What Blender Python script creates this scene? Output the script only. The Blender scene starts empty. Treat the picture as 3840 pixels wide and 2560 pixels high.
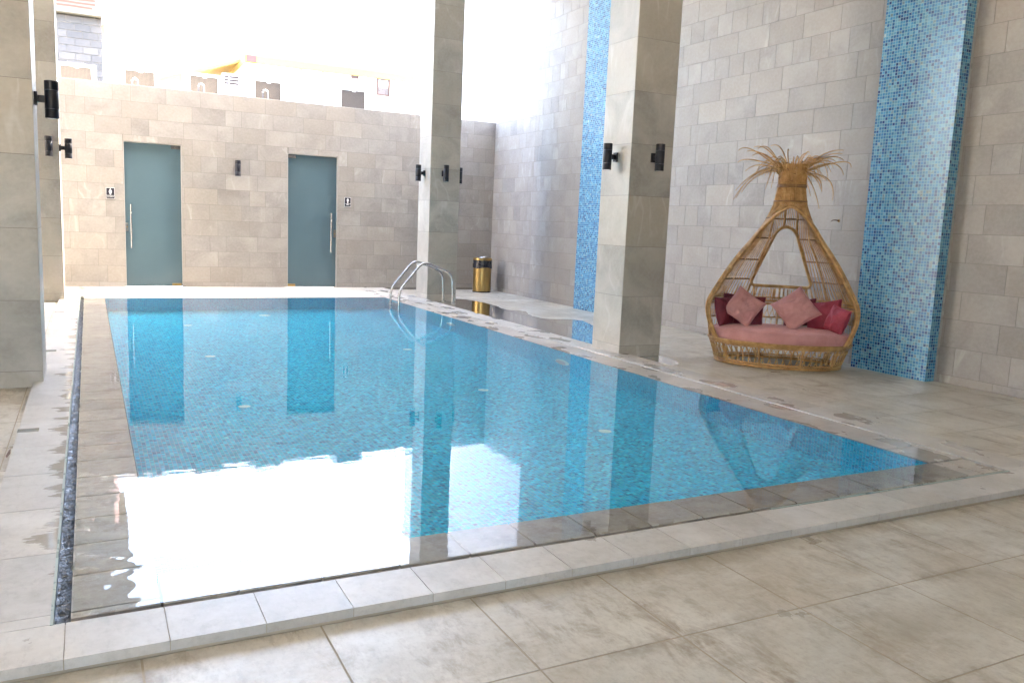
import bpy, bmesh, math, random
from mathutils import Vector, Matrix, noise

R = math.radians
sc = bpy.context.scene
COL = sc.collection

# ------------------------------------------------------------------ camera
pitch, yaw, roll = -.1402, .4776, .0421
fw = Vector((math.sin(yaw)*math.cos(pitch), math.cos(yaw)*math.cos(pitch), math.sin(pitch)))
rt = Vector((math.cos(yaw), -math.sin(yaw), 0)); up = rt.cross(fw)
r2 = rt*math.cos(roll)+up*math.sin(roll); u2 = -rt*math.sin(roll)+up*math.cos(roll)
cam = bpy.data.cameras.new('camera'); co = bpy.data.objects.new('camera', cam); COL.objects.link(co)
M = Matrix((r2, u2, -fw)).transposed().to_4x4(); M.translation = (0, 0, 1.44)
co.matrix_world = M
cam.sensor_width = 36; cam.lens = 36*3081.5/3840; cam.clip_end = 2000; cam.clip_start = .05
sc.camera = co

# ------------------------------------------------------------------ world, sun, exposure
SUN_EL, SUN_AZ = 42, 88          # azimuth clockwise from +Y
w = bpy.data.worlds.new('World'); sc.world = w; w.use_nodes = True
nt = w.node_tree; nt.nodes.clear()
sky = nt.nodes.new('ShaderNodeTexSky'); sky.sky_type = 'NISHITA'; sky.sun_disc = False
sky.sun_elevation = R(SUN_EL); sky.sun_rotation = R(SUN_AZ); sky.air_density = 1.0; sky.dust_density = 6.0; sky.ozone_density = 1.0
bg = nt.nodes.new('ShaderNodeBackground'); bg.inputs['Strength'].default_value = .15
wo = nt.nodes.new('ShaderNodeOutputWorld')
nt.links.new(sky.outputs[0], bg.inputs[0]); nt.links.new(bg.outputs[0], wo.inputs[0])
sl = bpy.data.lights.new('sun', 'SUN'); sl.energy = 3.0; sl.angle = R(.5); sl.color = (1, .95, .87)
so = bpy.data.objects.new('sun', sl); COL.objects.link(so)
sd = Vector((math.sin(R(SUN_AZ))*math.cos(R(SUN_EL)), math.cos(R(SUN_AZ))*math.cos(R(SUN_EL)), math.sin(R(SUN_EL))))
so.rotation_euler = sd.to_track_quat('Z', 'Y').to_euler(); so.location = (20, -10, 30)
sc.view_settings.view_transform = 'Standard'; sc.view_settings.look = 'None'
sc.view_settings.exposure = 5.12; sc.view_settings.gamma = 1
sc.render.engine = 'CYCLES'
sc.cycles.use_denoising = True
sc.cycles.max_bounces = 10; sc.cycles.diffuse_bounces = 6; sc.cycles.glossy_bounces = 5
sc.cycles.transmission_bounces = 6; sc.cycles.transparent_max_bounces = 12
sc.cycles.sample_clamp_indirect = 6

# ------------------------------------------------------------------ helpers
def tag(o, label=None, cat=None, group=None, kind=None):
    if label: o['label'] = label
    if cat: o['category'] = cat
    if group: o['group'] = group
    if kind: o['kind'] = kind
    return o

def empty(name, loc=(0, 0, 0), rz=0, label=None, cat=None, group=None):
    o = bpy.data.objects.new(name, None); COL.objects.link(o)
    o.location = loc; o.rotation_euler = (0, 0, rz); o.empty_display_size = .1
    return tag(o, label, cat, group)

class MB:
    def __init__(s): s.v = []; s.f = []; s.m = []; s.uv = []; s.c = []; s.sm = []
    def quad(s, pts, m=0, uv=None, col=(0, 0, 0), smooth=False):
        b = len(s.v); s.v += [tuple(p) for p in pts]; s.f.append(tuple(range(b, b+len(pts))))
        s.m.append(m); s.sm.append(smooth)
        s.uv.append(uv or [(0, 0)]*len(pts)); s.c.append(col)
    def box(s, x0, x1, y0, y1, z0, z1, m=0):
        p = [Vector((x, y, z)) for z in (z0, z1) for y in (y0, y1) for x in (x0, x1)]
        for q in ((0, 2, 3, 1), (4, 5, 7, 6), (0, 1, 5, 4), (2, 6, 7, 3), (0, 4, 6, 2), (1, 3, 7, 5)):
            s.quad([p[i] for i in q], m)
    def raw(s, vs, fs, m=0, smooth=True):
        b = len(s.v); s.v += [tuple(p) for p in vs]
        for f in fs:
            s.f.append(tuple(b+i for i in f)); s.m.append(m); s.sm.append(smooth)
            s.uv.append([(0, 0)]*len(f)); s.c.append((0, 0, 0))
    def tube(s, pts, r, n=8, m=0, closed=False, cap=True):
        pts = [Vector(p) for p in pts]; N = len(pts); vs = []; fs = []
        prev = None
        for i, p in enumerate(pts):
            a = pts[(i-1) % N] if (i > 0 or closed) else p
            c = pts[(i+1) % N] if (i < N-1 or closed) else p
            t = (c-a)
            t = t.normalized() if t.length > 1e-9 else Vector((0, 0, 1))
            if prev is None:
                x = t.orthogonal().normalized()
            else:
                x = prev-t*prev.dot(t)
                x = x.normalized() if x.length > 1e-6 else t.orthogonal().normalized()
            prev = x; y = t.cross(x)
            rr = r[i] if isinstance(r, (list, tuple)) else r
            for k in range(n):
                an = 2*math.pi*k/n; vs.append(p+(x*math.cos(an)+y*math.sin(an))*rr)
        L = N if closed else N-1
        for i in range(L):
            j = (i+1) % N
            for k in range(n):
                k2 = (k+1) % n; fs.append((i*n+k, i*n+k2, j*n+k2, j*n+k))
        if cap and not closed:
            fs.append(tuple(range(n-1, -1, -1))); fs.append(tuple((N-1)*n+k for k in range(n)))
        s.raw(vs, fs, m)
    def lathe(s, prof, n=32, m=0, center=(0, 0, 0), axis='z'):
        vs = []; fs = []; c = Vector(center)
        for (r, z) in prof:
            for k in range(n):
                a = 2*math.pi*k/n; p = Vector((r*math.cos(a), r*math.sin(a), z))
                if axis == 'x': p = Vector((p.z, p.x, p.y))
                if axis == 'y': p = Vector((p.x, p.z, p.y))
                vs.append(c+p)
        for i in range(len(prof)-1):
            for k in range(n):
                k2 = (k+1) % n; fs.append((i*n+k, i*n+k2, (i+1)*n+k2, (i+1)*n+k))
        s.raw(vs, fs, m)
    def build(s, name, mats, parent=None, auto=True):
        me = bpy.data.meshes.new(name); me.from_pydata(s.v, [], s.f)
        for mt in (mats if isinstance(mats, (list, tuple)) else [mats]): me.materials.append(mt)
        me.uv_layers.new(name='UVMap'); me.color_attributes.new('rnd', 'FLOAT_COLOR', 'CORNER')
        uv = me.uv_layers['UVMap']; ca = me.color_attributes['rnd']
        i = 0
        for p, m, sm, u, c in zip(me.polygons, s.m, s.sm, s.uv, s.c):
            p.material_index = m; p.use_smooth = sm
            for k in range(p.loop_total):
                uv.data[i].uv = u[k]; ca.data[i].color = (c[0], c[1], c[2], 1); i += 1
        if any(s.sm):
            me.set_sharp_from_angle(angle=R(40))
        me.update()
        o = bpy.data.objects.new(name, me); COL.objects.link(o)
        if parent: o.parent = parent
        return o

def struct(name, mb, mats, kind='structure'):
    o = mb.build(name, mats); o['kind'] = kind; return o

def bevel(o, wd, seg=2, ang=35):
    b = o.modifiers.new('bevel', 'BEVEL'); b.width = wd; b.segments = seg; b.limit_method = 'ANGLE'; b.angle_limit = R(ang)
    return o

# ---- node helpers
class N:
    def __init__(s, name):
        s.mat = bpy.data.materials.new(name); s.mat.use_nodes = True; s.t = s.mat.node_tree; s.t.nodes.clear()
        s.out = s.t.nodes.new('ShaderNodeOutputMaterial')
    def n(s, ty, **kw):
        x = s.t.nodes.new('ShaderNode'+ty)
        for k, v in kw.items():
            if k in x.inputs: s.set(x.inputs[k], v)
            else: setattr(x, k, v)
        return x
    def set(s, inp, v):
        if isinstance(v, bpy.types.NodeSocket): s.t.links.new(v, inp)
        elif isinstance(v, bpy.types.Node): s.t.links.new(v.outputs[0], inp)
        else: inp.default_value = v
    def math(s, op, a, b=None, c=None, clamp=False):
        x = s.t.nodes.new('ShaderNodeMath'); x.operation = op; x.use_clamp = clamp
        for i, v in enumerate((a, b, c)):
            if v is not None: s.set(x.inputs[i], v)
        return x.outputs[0]
    def mix(s, f, a, b, mode='MIX'):
        x = s.t.nodes.new('ShaderNodeMix'); x.data_type = 'RGBA'; x.blend_type = mode
        s.set(x.inputs[0], f); s.set(x.inputs[6], a); s.set(x.inputs[7], b); return x.outputs[2]
    def noise(s, vec, scale, detail=4, rough=.55, dist=0):
        x = s.n('TexNoise'); s.set(x.inputs['Vector'], vec) if vec is not None else None
        x.inputs['Scale'].default_value = scale; x.inputs['Detail'].default_value = detail
        x.inputs['Roughness'].default_value = rough; x.inputs['Distortion'].default_value = dist
        return x.outputs[0]
    def ramp(s, f, stops, interp='LINEAR'):
        x = s.t.nodes.new('ShaderNodeValToRGB'); x.color_ramp.interpolation = interp
        e = x.color_ramp.elements
        while len(e) < len(stops): e.new(.5)
        for i, (p, c) in enumerate(stops):
            e[i].position = p; e[i].color = (*c, 1) if len(c) == 3 else c
        s.set(x.inputs[0], f); return x.outputs[0]
    def rng(s, f, a, b, c=0, d=1):
        x = s.t.nodes.new('ShaderNodeMapRange'); s.set(x.inputs[0], f)
        for i, v in enumerate((a, b, c, d)): x.inputs[i+1].default_value = v
        return x.outputs[0]
    def pos(s, scale=(1, 1, 1)):
        g = s.n('TexCoord').outputs['Object']
        m = s.n('Mapping'); s.set(m.inputs[0], g); m.inputs['Scale'].default_value = scale; return m.outputs[0]
    def bump(s, h, st=.3, dist=.01, normal=None):
        b = s.n('Bump'); b.inputs['Strength'].default_value = st; b.inputs['Distance'].default_value = dist
        s.set(b.inputs['Height'], h)
        if normal is not None: s.set(b.inputs['Normal'], normal)
        return b.outputs[0]
    def bsdf(s, **kw):
        b = s.n('BsdfPrincipled')
        for k, v in kw.items():
            s.set(b.inputs[k.replace('_', ' ')], v)
        s.t.links.new(b.outputs[0], s.out.inputs[0]); return b

def plain(name, col, rough=.5, metal=0, var=.12, scale=9, bump=0, **kw):
    n = N(name); p = n.pos()
    f = n.noise(p, scale, 5)
    c = n.mix(f, tuple(x*(1-var) for x in col)+(1,), tuple(min(1, x*(1+var)) for x in col)+(1,))
    b = n.bsdf(Base_Color=c, Roughness=n.rng(f, .3, .7, max(.02, rough-.06), min(1, rough+.06)), Metallic=metal, **kw)
    if bump: n.set(b.inputs['Normal'], n.bump(n.noise(p, scale*6, 3), bump, .004))
    return n.mat

def uvvec(n, scale=(1, 1, 1)):
    m = n.n('Mapping'); n.set(m.inputs[0], n.n('UVMap').outputs[0]); m.inputs['Scale'].default_value = scale
    return m.outputs[0]

def stone(name, a, b, warm, vein, rough=(.4, .62), tvar=.16, veins=.5, stain=None, spec=.5):
    """porcelain stone tile; attribute rnd = per tile random values, UV = metric + per tile offset"""
    n = N(name); uv = uvvec(n)
    at = n.n('Attribute'); at.attribute_name = 'rnd'
    sep = n.n('SeparateColor'); n.set(sep.inputs[0], at.outputs[0])
    cloud = n.noise(uv, 1.7, 6, .6, .6); fine = n.noise(uv, 26, 5, .6)
    base = n.mix(n.rng(cloud, .34, .66), (*a, 1), (*b, 1))
    base = n.mix(n.math('MULTIPLY', sep.outputs[1], .75), base, (*warm, 1))
    base = n.mix(n.rng(fine, .35, .7, 0, .22), base, (*vein, 1))
    # pale diagonal veins on some tiles
    mp = n.n('Mapping'); n.set(mp.inputs[0], n.n('UVMap').outputs[0]); mp.inputs['Rotation'].default_value = (0, 0, .9)
    mp.inputs['Scale'].default_value = (1, .28, 1)
    wv = n.noise(mp.outputs[0], 2.0, 3, .5, .5)
    line = n.math('SUBTRACT', 1, n.math('MULTIPLY', n.math('ABSOLUTE', n.math('SUBTRACT', wv, .5)), 46), clamp=True)
    line = n.math('MULTIPLY', n.math('MULTIPLY', line, n.rng(sep.outputs[2], .45, 1, 0, veins)), n.rng(cloud, .4, .6))
    base = n.mix(line, base, (*vein, 1))
    hv = n.n('HueSaturation'); n.set(hv.inputs['Color'], base)
    n.set(hv.inputs['Value'], n.rng(sep.outputs[0], 0, 1, 1-tvar, 1+tvar))
    colr = hv.outputs[0]
    if stain: colr = stain(n, colr, sep)
    rg = n.rng(n.noise(uv, 5, 4), .3, .7, *rough)
    bs = n.bsdf(Base_Color=colr, Roughness=rg)
    bs.inputs['Specular IOR Level'].default_value = spec
    n.set(bs.inputs['Normal'], n.bump(n.math('ADD', fine, n.math('MULTIPLY', cloud, .6)), .12, .003))
    return n, bs

# wall, column, floor and coping stone
n_wall, _ = stone('wall_stone', (.235, .216, .198), (.345, .32, .295), (.305, .27, .23), (.46, .44, .41), (.42, .6), .075, .7)
M_WALL = n_wall.mat
n_colm, _ = stone('column_stone', (.28, .268, .24), (.51, .485, .435), (.45, .405, .33), (.58, .56, .53), (.3, .5), .10, .9)
M_COLM = n_colm.mat
M_GROUT = plain('grout', (.19, .172, .155), .8, var=.3)
M_GROUTP = plain('pale_grout', (.34, .285, .205), .75, var=.45, scale=3)

def floor_stain(n, c, sep):
    g = n.pos(); lo = n.n('UVMap', uv_map='local').outputs[0]
    sx = n.n('SeparateXYZ'); n.set(sx.inputs[0], lo)
    ex = n.math('ABSOLUTE', n.math('SUBTRACT', sx.outputs[0], .5)); ey = n.math('ABSOLUTE', n.math('SUBTRACT', sx.outputs[1], .5))
    e = n.math('MAXIMUM', ex, ey)
    m = n.math('MULTIPLY', n.rng(e, .36, .5), n.rng(n.noise(g, 2.6, 5, .7), .5, .66), clamp=True)
    c = n.mix(n.math('MULTIPLY', m, .8), c, (.19, .135, .075, 1))
    sp = n.rng(n.noise(n.pos((1, 1.3, 1)), 1.3, 5, .5), .38, .7, 0, .6)
    c = n.mix(sp, c, (.29, .235, .155, 1))
    st = n.math('MULTIPLY', n.rng(n.noise(n.pos((1, .38, 1)), 11, 5, .7, .4), .47, .66), n.rng(n.noise(g, 1.8, 3, .5), .38, .6, .15, .85))
    c = n.mix(st, c, (.24, .185, .12, 1))
    gr = n.math('MULTIPLY', n.rng(n.noise(n.pos((1, .6, 1)), 42, 7, .8), .47, .72), .5)
    c = n.mix(gr, c, (.25, .21, .155, 1))
    lt = n.math('MULTIPLY', n.rng(n.noise(n.pos((.5, 1, 1)), 9, 8, .75), .5, .7), .5)
    c = n.mix(lt, c, (.58, .56, .50, 1))
    return c
n_floor, bf = stone('floor_stone', (.45, .42, .35), (.58, .55, .475), (.53, .475, .38), (.68, .66, .60), (.22, .42), .06, .4, floor_stain)
M_FLOOR = n_floor.mat
# damp sheen patches on the floor
rgf = n_floor.rng(n_floor.noise(n_floor.pos(), 2.3, 6, .6), .3, .75, .46, .24)
n_floor.set(bf.inputs['Roughness'], rgf)

def wet_mask(n):
    """dark wet patches reaching from the gutter onto the surround"""
    p = n.n('TexCoord').outputs['Object']; s = n.n('SeparateXYZ'); n.set(s.inputs[0], p)
    x, y = s.outputs[0], s.outputs[1]
    nz = n.noise(n.pos((.55, 2.4, 1)), 2.2, 6, .62)
    dl = n.math('SUBTRACT', n.math('MULTIPLY', x, -1), .14)                 # distance left of gutter
    dr = n.math('SUBTRACT', x, 5.29); df = n.math('SUBTRACT', 3.12, y)
    dl = n.math('ADD', n.math('MAXIMUM', dl, 0), n.math('MULTIPLY', n.math('MAXIMUM', n.math('SUBTRACT', 3.6, y), 0), 1))
    left = n.math('MULTIPLY', n.rng(n.math('SUBTRACT', nz, n.math('MULTIPLY', dl, 1.3)), .44, .475), n.math('LESS_THAN', x, 0))
    nz2 = n.noise(n.pos((2.0, 1.1, 1)), 1.9, 5, .5)
    right = n.math('MULTIPLY', n.rng(nz2, .54, .62), n.math('GREATER_THAN', x, 4.9))
    nz3 = n.noise(p, 3.1, 6, .6)
    front = n.math('MULTIPLY', n.rng(nz3, .66, .69), n.math('LESS_THAN', y, 3.13))
    return n.math('MAXIMUM', n.math('MAXIMUM', left, right), front)

def deck_stain(n, c, sep):
    n.wet = wet_mask(n)
    g = n.pos()
    c = n.mix(n.rng(n.noise(g, 6, 8, .75), .46, .7, 0, .6), c, (.33, .30, .25, 1))
    c = n.mix(n.rng(n.noise(n.pos((1, .5, 1)), 30, 6, .75), .5, .75, 0, .55), c, (.27, .24, .195, 1))
    c = n.mix(n.rng(n.noise(g, 2.2, 4, .6), .5, .68, 0, .4), c, (.62, .60, .56, 1))
    return n.mix(n.math('MULTIPLY', n.wet, .30), c, (.27, .235, .19, 1))
n_deck, bd = stone('surround_stone', (.36, .335, .295), (.48, .45, .405), (.44, .395, .33), (.58, .56, .51), (.3, .5), .07, .35, deck_stain)
n_deck.set(bd.inputs['Roughness'], n_deck.math('SUBTRACT', .42, n_deck.math('MULTIPLY', n_deck.wet, .36)))
M_DECK = n_deck.mat

def cop_stain(n, c, sep):
    g = n.pos()
    c = n.mix(n.rng(n.noise(g, 6, 8, .78), .45, .68, 0, .7), c, (.22, .185, .145, 1))
    c = n.mix(n.rng(n.noise(g, 34, 5, .75), .52, .75, 0, .5), c, (.55, .52, .47, 1))
    lo = n.n('UVMap', uv_map='local').outputs[0]
    sx = n.n('SeparateXYZ'); n.set(sx.inputs[0], lo)
    e = n.math('MAXIMUM', n.math('ABSOLUTE', n.math('SUBTRACT', sx.outputs[0], .5)), n.math('ABSOLUTE', n.math('SUBTRACT', sx.outputs[1], .5)))
    return n.mix(n.math('MULTIPLY', n.rng(e, .42, .5), .35), c, (.5, .43, .31, 1))
n_cop, bc = stone('coping_stone', (.33, .29, .25), (.45, .405, .355), (.42, .36, .295), (.56, .53, .48), (.22, .4), .09, .4, cop_stain)
M_COP = n_cop.mat
n_copd, bcd = stone('dry_coping_stone', (.32, .285, .245), (.43, .39, .34), (.40, .345, .28), (.54, .51, .46), (.12, .35), .07, .35, deck_stain)
n_copd.set(bcd.inputs['Roughness'], n_copd.math('SUBTRACT', .34, n_copd.math('MULTIPLY', n_copd.wet, .28)))
M_COPD = n_copd.mat

def mosaic(name, cols, cell=.03, g=.10, grout=(.36, .5, .54), rough=.2):
    n = N(name); uv = uvvec(n, (1/cell, 1/cell, 1))
    fl = n.n('VectorMath', operation='FLOOR'); n.set(fl.inputs[0], uv)
    fr = n.n('VectorMath', operation='FRACTION'); n.set(fr.inputs[0], uv)
    wn = n.n('TexWhiteNoise'); wn.noise_dimensions = '3D'; n.set(wn.inputs[0], fl.outputs[0])
    clus = n.noise(uv, .35, 3, .6)
    v = n.math('ADD', n.math('MULTIPLY', wn.outputs[0], .85), n.rng(clus, .3, .7, -.08, .2))
    c = n.ramp(v, cols, 'CONSTANT')
    wn2 = n.n('TexWhiteNoise'); n.set(wn2.inputs[0], n.n('VectorMath', operation='ADD').outputs[0])
    hv = n.n('HueSaturation'); n.set(hv.inputs['Color'], c)
    sc_ = n.n('SeparateColor'); n.set(sc_.inputs[0], wn.outputs[1])
    n.set(hv.inputs['Value'], n.rng(sc_.outputs[1], 0, 1, .8, 1.2))
    sx = n.n('SeparateXYZ'); n.set(sx.inputs[0], fr.outputs[0])
    e = n.math('MAXIMUM', n.math('ABSOLUTE', n.math('SUBTRACT', sx.outputs[0], .5)), n.math('ABSOLUTE', n.math('SUBTRACT', sx.outputs[1], .5)))
    mk = n.rng(e, .5-g/2-.03, .5-g/2+.01)
    b = n.bsdf(Base_Color=n.mix(mk, hv.outputs[0], (*grout, 1)), Roughness=n.rng(mk, 0, 1, rough, .7))
    nv = n.n('VectorMath', operation='SUBTRACT'); n.set(nv.inputs[0], wn.outputs[1]); nv.inputs[1].default_value = (.5, .5, .5)
    n.set(b.inputs['Normal'], n.bump(n.math('SUBTRACT', 1, mk), .5, .002))
    return n.mat
M_PIL = mosaic('pilaster_mosaic', [(0, (.015, .05, .18)), (.13, (.025, .12, .30)), (.3, (.045, .20, .40)), (.5, (.08, .28, .46)), (.72, (.15, .36, .50)), (.87, (.18, .27, .32)), (.95, (.34, .46, .50))], .034, .11, (.30, .50, .56))
M_POOL = mosaic('pool_mosaic', [(0, (.004, .24, .46)), (.09, (.005, .40, .64)), (.30, (.006, .54, .77)), (.6, (.010, .66, .86)), (.82, (.03, .76, .88)), (.95, (.10, .82, .87))], .028, .1, (.12, .5, .66))

# water
def water_mat(name, amp, tint=(.93, .99, 1.0)):
    n = N(name); g = n.n('TexCoord').outputs['Object']
    a = n.noise(n.pos((.5, 1.2, 1)), 4.0, 2, .5, .3)
    b = n.noise(n.pos((.32, 1.0, 1)), 8.5, 3, .5, .3)
    m = n.rng(n.noise(g, .45, 3, .5), .35, .65, .45, 1.3)
    c = n.noise(n.pos((.5, 1.2, 1)), 24, 2, .5)
    h = n.math('MULTIPLY', n.math('ADD', n.math('ADD', n.math('MULTIPLY', a, .08), n.math('MULTIPLY', b, .62)), n.math('MULTIPLY', c, .10)), m)
    bmp = n.bump(h, 1.0, amp)
    bs = n.bsdf(Base_Color=(*tint, 1), Roughness=.0, IOR=1.33, Normal=bmp)
    bs.inputs['Transmission Weight'].default_value = 1
    return n.mat
M_WATER = water_mat('pool_water', .0011)
M_FILM = water_mat('water_film', .0002, (1, 1, 1))

def chop():
    n = N('gutter_water'); g = n.pos((1, 1, 1))
    h = n.noise(g, 85, 3, .6, .8)
    n.bsdf(Base_Color=(.012, .014, .02, 1), Roughness=.06, Normal=n.bump(h, 1, .012)); return n.mat
M_CHOP = chop()
M_DARK = plain('gutter_stone', (.03, .028, .03), .5)
M_STEEL = plain('brushed_steel', (.62, .60, .56), .2, 1, .08)
M_CHROME = plain('satin_chrome', (.50, .49, .48), .24, 1, .06)
M_BRASS = plain('brushed_brass', (.42, .285, .11), .34, 1, .12, 4)
M_BLACK = plain('black_plastic', (.012, .012, .018), .28, 0, .2)
M_LAMP = plain('black_lamp_metal', (.006, .007, .014), .42, 0, .2)
M_WHITE = plain('white_paint', (.78, .78, .76), .5, 0, .05)
M_PVC = plain('white_trim', (.36, .345, .32), .3, 0, .05)

# ------------------------------------------------------------------ tiled surface builder
def sub_rects(r, holes):
    rs = [r]
    for (a, b, c, d) in holes:
        out = []
        for (x0, x1, y0, y1) in rs:
            if x1 <= a or x0 >= b or y1 <= c or y0 >= d: out.append((x0, x1, y0, y1)); continue
            if x0 < a: out.append((x0, a, y0, y1))
            if x1 > b: out.append((b, x1, y0, y1))
            m0, m1 = max(x0, a), min(x1, b)
            if y0 < c: out.append((m0, m1, y0, c))
            if y1 > d: out.append((m0, m1, d, y1))
        rs = out
    return rs

def lay_tile(mb, o, u, v, nrm, x0, x1, y0, y1, th, gap, m, rnd, off):
    g = gap/2
    if x1-x0 < .02 or y1-y0 < .015: return
    x0 += g; x1 -= g; y0 += g; y1 -= g
    P = lambda x, y, h: o+u*x+v*y+nrm*h
    UV = lambda x, y: (x+off[0], y+off[1])
    c = [(x0, y0), (x1, y0), (x1, y1), (x0, y1)]
    mb.quad([P(x, y, th) for x, y in c], m, [UV(x, y) for x, y in c], rnd)
    for i in range(4):
        a, b = c[i], c[(i+1) % 4]
        mb.quad([P(*a, 0), P(*b, 0), P(*b, th), P(*a, th)], m, [UV(*a), UV(*b), UV(*b), UV(*a)], rnd)

def rows_tiles(mb, o, u, v, W, z0, z1, seed, rowh=.3, tw=.6, skirt=.09, holes=(), th=.003, gap=.0045, m=0, clipx=None):
    rnd = random.Random(seed); nrm = u.cross(v)
    zs = [z0, z0+skirt]
    while zs[-1] < z1-.01: zs.append(min(z1, zs[-1]+rowh))
    pat = 0
    for i in range(len(zs)-1):
        pat = (pat+rnd.choice((1, 1, 3))) % 4; offx = -pat*.15
        half = rnd.random() < .22
        x = offx-rnd.choice((0, .3))
        while x < W:
            wd = tw if (not half and rnd.random() > .08) else tw/2
            a, b = max(0, x), min(W, x+wd)
            if b-a > .02:
                col = (rnd.random(), rnd.random()**1.5, rnd.random()); off = (rnd.random()*50, rnd.random()*50)
                hs = [(hx0, hx1, hy0, hy1) for hx0, hx1, hy0, hy1 in holes]
                for q in sub_rects((a, b, zs[i], zs[i+1]), hs):
                    lay_tile(mb, o, u, v, nrm, *q, th, gap, m, col, off)
            x += wd
X, Y, Z = Vector((1, 0, 0)), Vector((0, 1, 0)), Vector((0, 0, 1))

FL = -.045
XR, YB, ZT = 8.17, 17.02, 3.685

# ------------------------------------------------------------------ ground beyond the pool building
mb = MB(); mb.box(-60, 80, -60, 180, -2.6, -2.3)
struct('ground', mb, plain('sandy_ground', (.45, .40, .32), .9, 0, .2, .4, .3))

# ------------------------------------------------------------------ floor (lower level)
def flat_tiles(mb, regions, x0, y0, sx, sy, z, th=.006, gap=.005, m=0, seed=1, dirr=0):
    """grid of tiles clipped to the regions; also keeps each tile's own 0..1 coordinates"""
    rnd = random.Random(seed); loc = []
    for (ax, bx, ay, by) in regions:
        i = math.floor((ax-x0)/sx)
        while x0+i*sx < bx:
            j = math.floor((ay-y0)/sy)
            while y0+j*sy < by:
                tx0, tx1, ty0, ty1 = x0+i*sx, x0+(i+1)*sx, y0+j*sy, y0+(j+1)*sy
                a, b, c, d = max(tx0, ax), min(tx1, bx), max(ty0, ay), min(ty1, by)
                r = random.Random(seed*7919+i*131+j*17)
                col = (r.random(), r.random(), r.random()); off = (r.random()*40, r.random()*40)
                if b-a > .015 and d-c > .015:
                    n0 = len(mb.f)
                    lay_tile(mb, Vector((0, 0, z-th)), X, Y, Z, a, b, c, d, th, gap, m, col, off)
                    for f in range(n0, len(mb.f)):
                        loc.append([((mb.v[k][0]-tx0)/sx, (mb.v[k][1]-ty0)/sy) for k in mb.f[f]])
                j += 1
            i += 1
    return loc

def add_local(o, loc, nf0):
    me = o.data; uv = me.uv_layers.new(name='local'); i = 0
    for p in me.polygons:
        L = loc[p.index-nf0] if 0 <= p.index-nf0 < len(loc) else None
        for k in range(p.loop_total):
            uv.data[i].uv = L[k] if L else (.5, .5); i += 1

DX0, DX1, DY0 = -.44, 5.62, 2.83            # edges of the raised surround
mb = MB()
mb.box(-7.5, DX0, -5.5, YB, FL-.2, FL-.0016, 1)
mb.box(DX1, XR+.1, -5.5, YB, FL-.2, FL-.0016, 1)
mb.box(DX0, DX1, -5.5, DY0, FL-.2, FL-.0016, 1)
nf = len(mb.f)
loc = flat_tiles(mb, [(-7.5, DX0, -5.5, YB), (DX1, XR, -5.5, YB), (DX0, DX1, -5.5, DY0)], .12, 2.245-.602*2, .602, .602, FL, th=.0016, gap=.008, seed=3)
# narrow filler strip beside the raised surround is part of the pattern
o = mb.build('floor', [M_FLOOR, M_GROUTP]); add_local(o, loc, nf); o['kind'] = 'structure'

# ------------------------------------------------------------------ pool
PX0, PX1, PY0, PY1 = .208, 4.92, 3.42, 14.774
TX0, TX1, TY0, TY1 = -.15, 5.285, 3.10, 15.10   # outer edge of the gutter
GW = .052; GF = .03
mb = MB()
zb0, zb1 = -.75, -1.70
def slope(y): return zb0+(y-PY0)/(PY1-PY0)*(zb1-zb0)
c0 = Vector((PX0, PY0, zb0)); c1 = Vector((PX1, PY0, zb0)); c2 = Vector((PX1, PY1, zb1)); c3 = Vector((PX0, PY1, zb1))
t = lambda p: Vector((p.x, p.y, -.03))
mb.quad([c0, c1, c2, c3], 0, [(p.x, p.y) for p in (c0, c1, c2, c3)])
for a, b, ax in ((c1, c0, 0), (c2, c1, 1), (c3, c2, 0), (c0, c3, 1)):
    mb.quad([a, b, t(b), t(a)], 0, [((p.y if ax else p.x)+.007, p.z) for p in (a, b, t(b), t(a))])
struct('pool_basin', mb, M_POOL)

# coping ring, submerged on the left and front where the water spills over
CW, CD = -.006, .001
mb = MB()
rings = [(TX0+GW, PX0, TY0+GF, TY1, 0), (PX0, TX1-.02, TY0+GF, PY0, 0), (PX1, TX1-.02, PY0, TY1, 1), (PX0, PX1, PY1, TY1, 1)]
for (a, b, c, d, dry) in rings: mb.box(a+.004, b-.004, c+.004, d-.004, -.3, (CW, CD)[dry]-.012, 3 if a < 0 else 2)
# inner lips so no gap opens above the basin walls
for (a, b, c, d, dry) in rings:
    zt = (CW, CD)[dry]
nf = len(mb.f); loc = []
loc += flat_tiles(mb, [rings[0][:4]], rings[0][0], 3.52-.333*2, .9, .333, CW, .03, .012, 0, 11)
loc += flat_tiles(mb, [rings[1][:4]], 1.79-.3275*8, TY0+GF, .3275, .9, CW, .03, .011, 0, 12)
loc += flat_tiles(mb, [rings[2][:4]], PX1, 3.42, .9, .333, CD, .03, .005, 1, 13)
loc += flat_tiles(mb, [rings[3][:4]], 1.79-.3275*8, PY1, .3275, .9, CD, .03, .005, 1, 14)
o = mb.build('pool_coping', [M_COP, M_COPD, M_GROUTP, plain('wet_dark_joint', (.10, .085, .07), .4)]); add_local(o, loc, nf); o['kind'] = 'structure'

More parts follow.
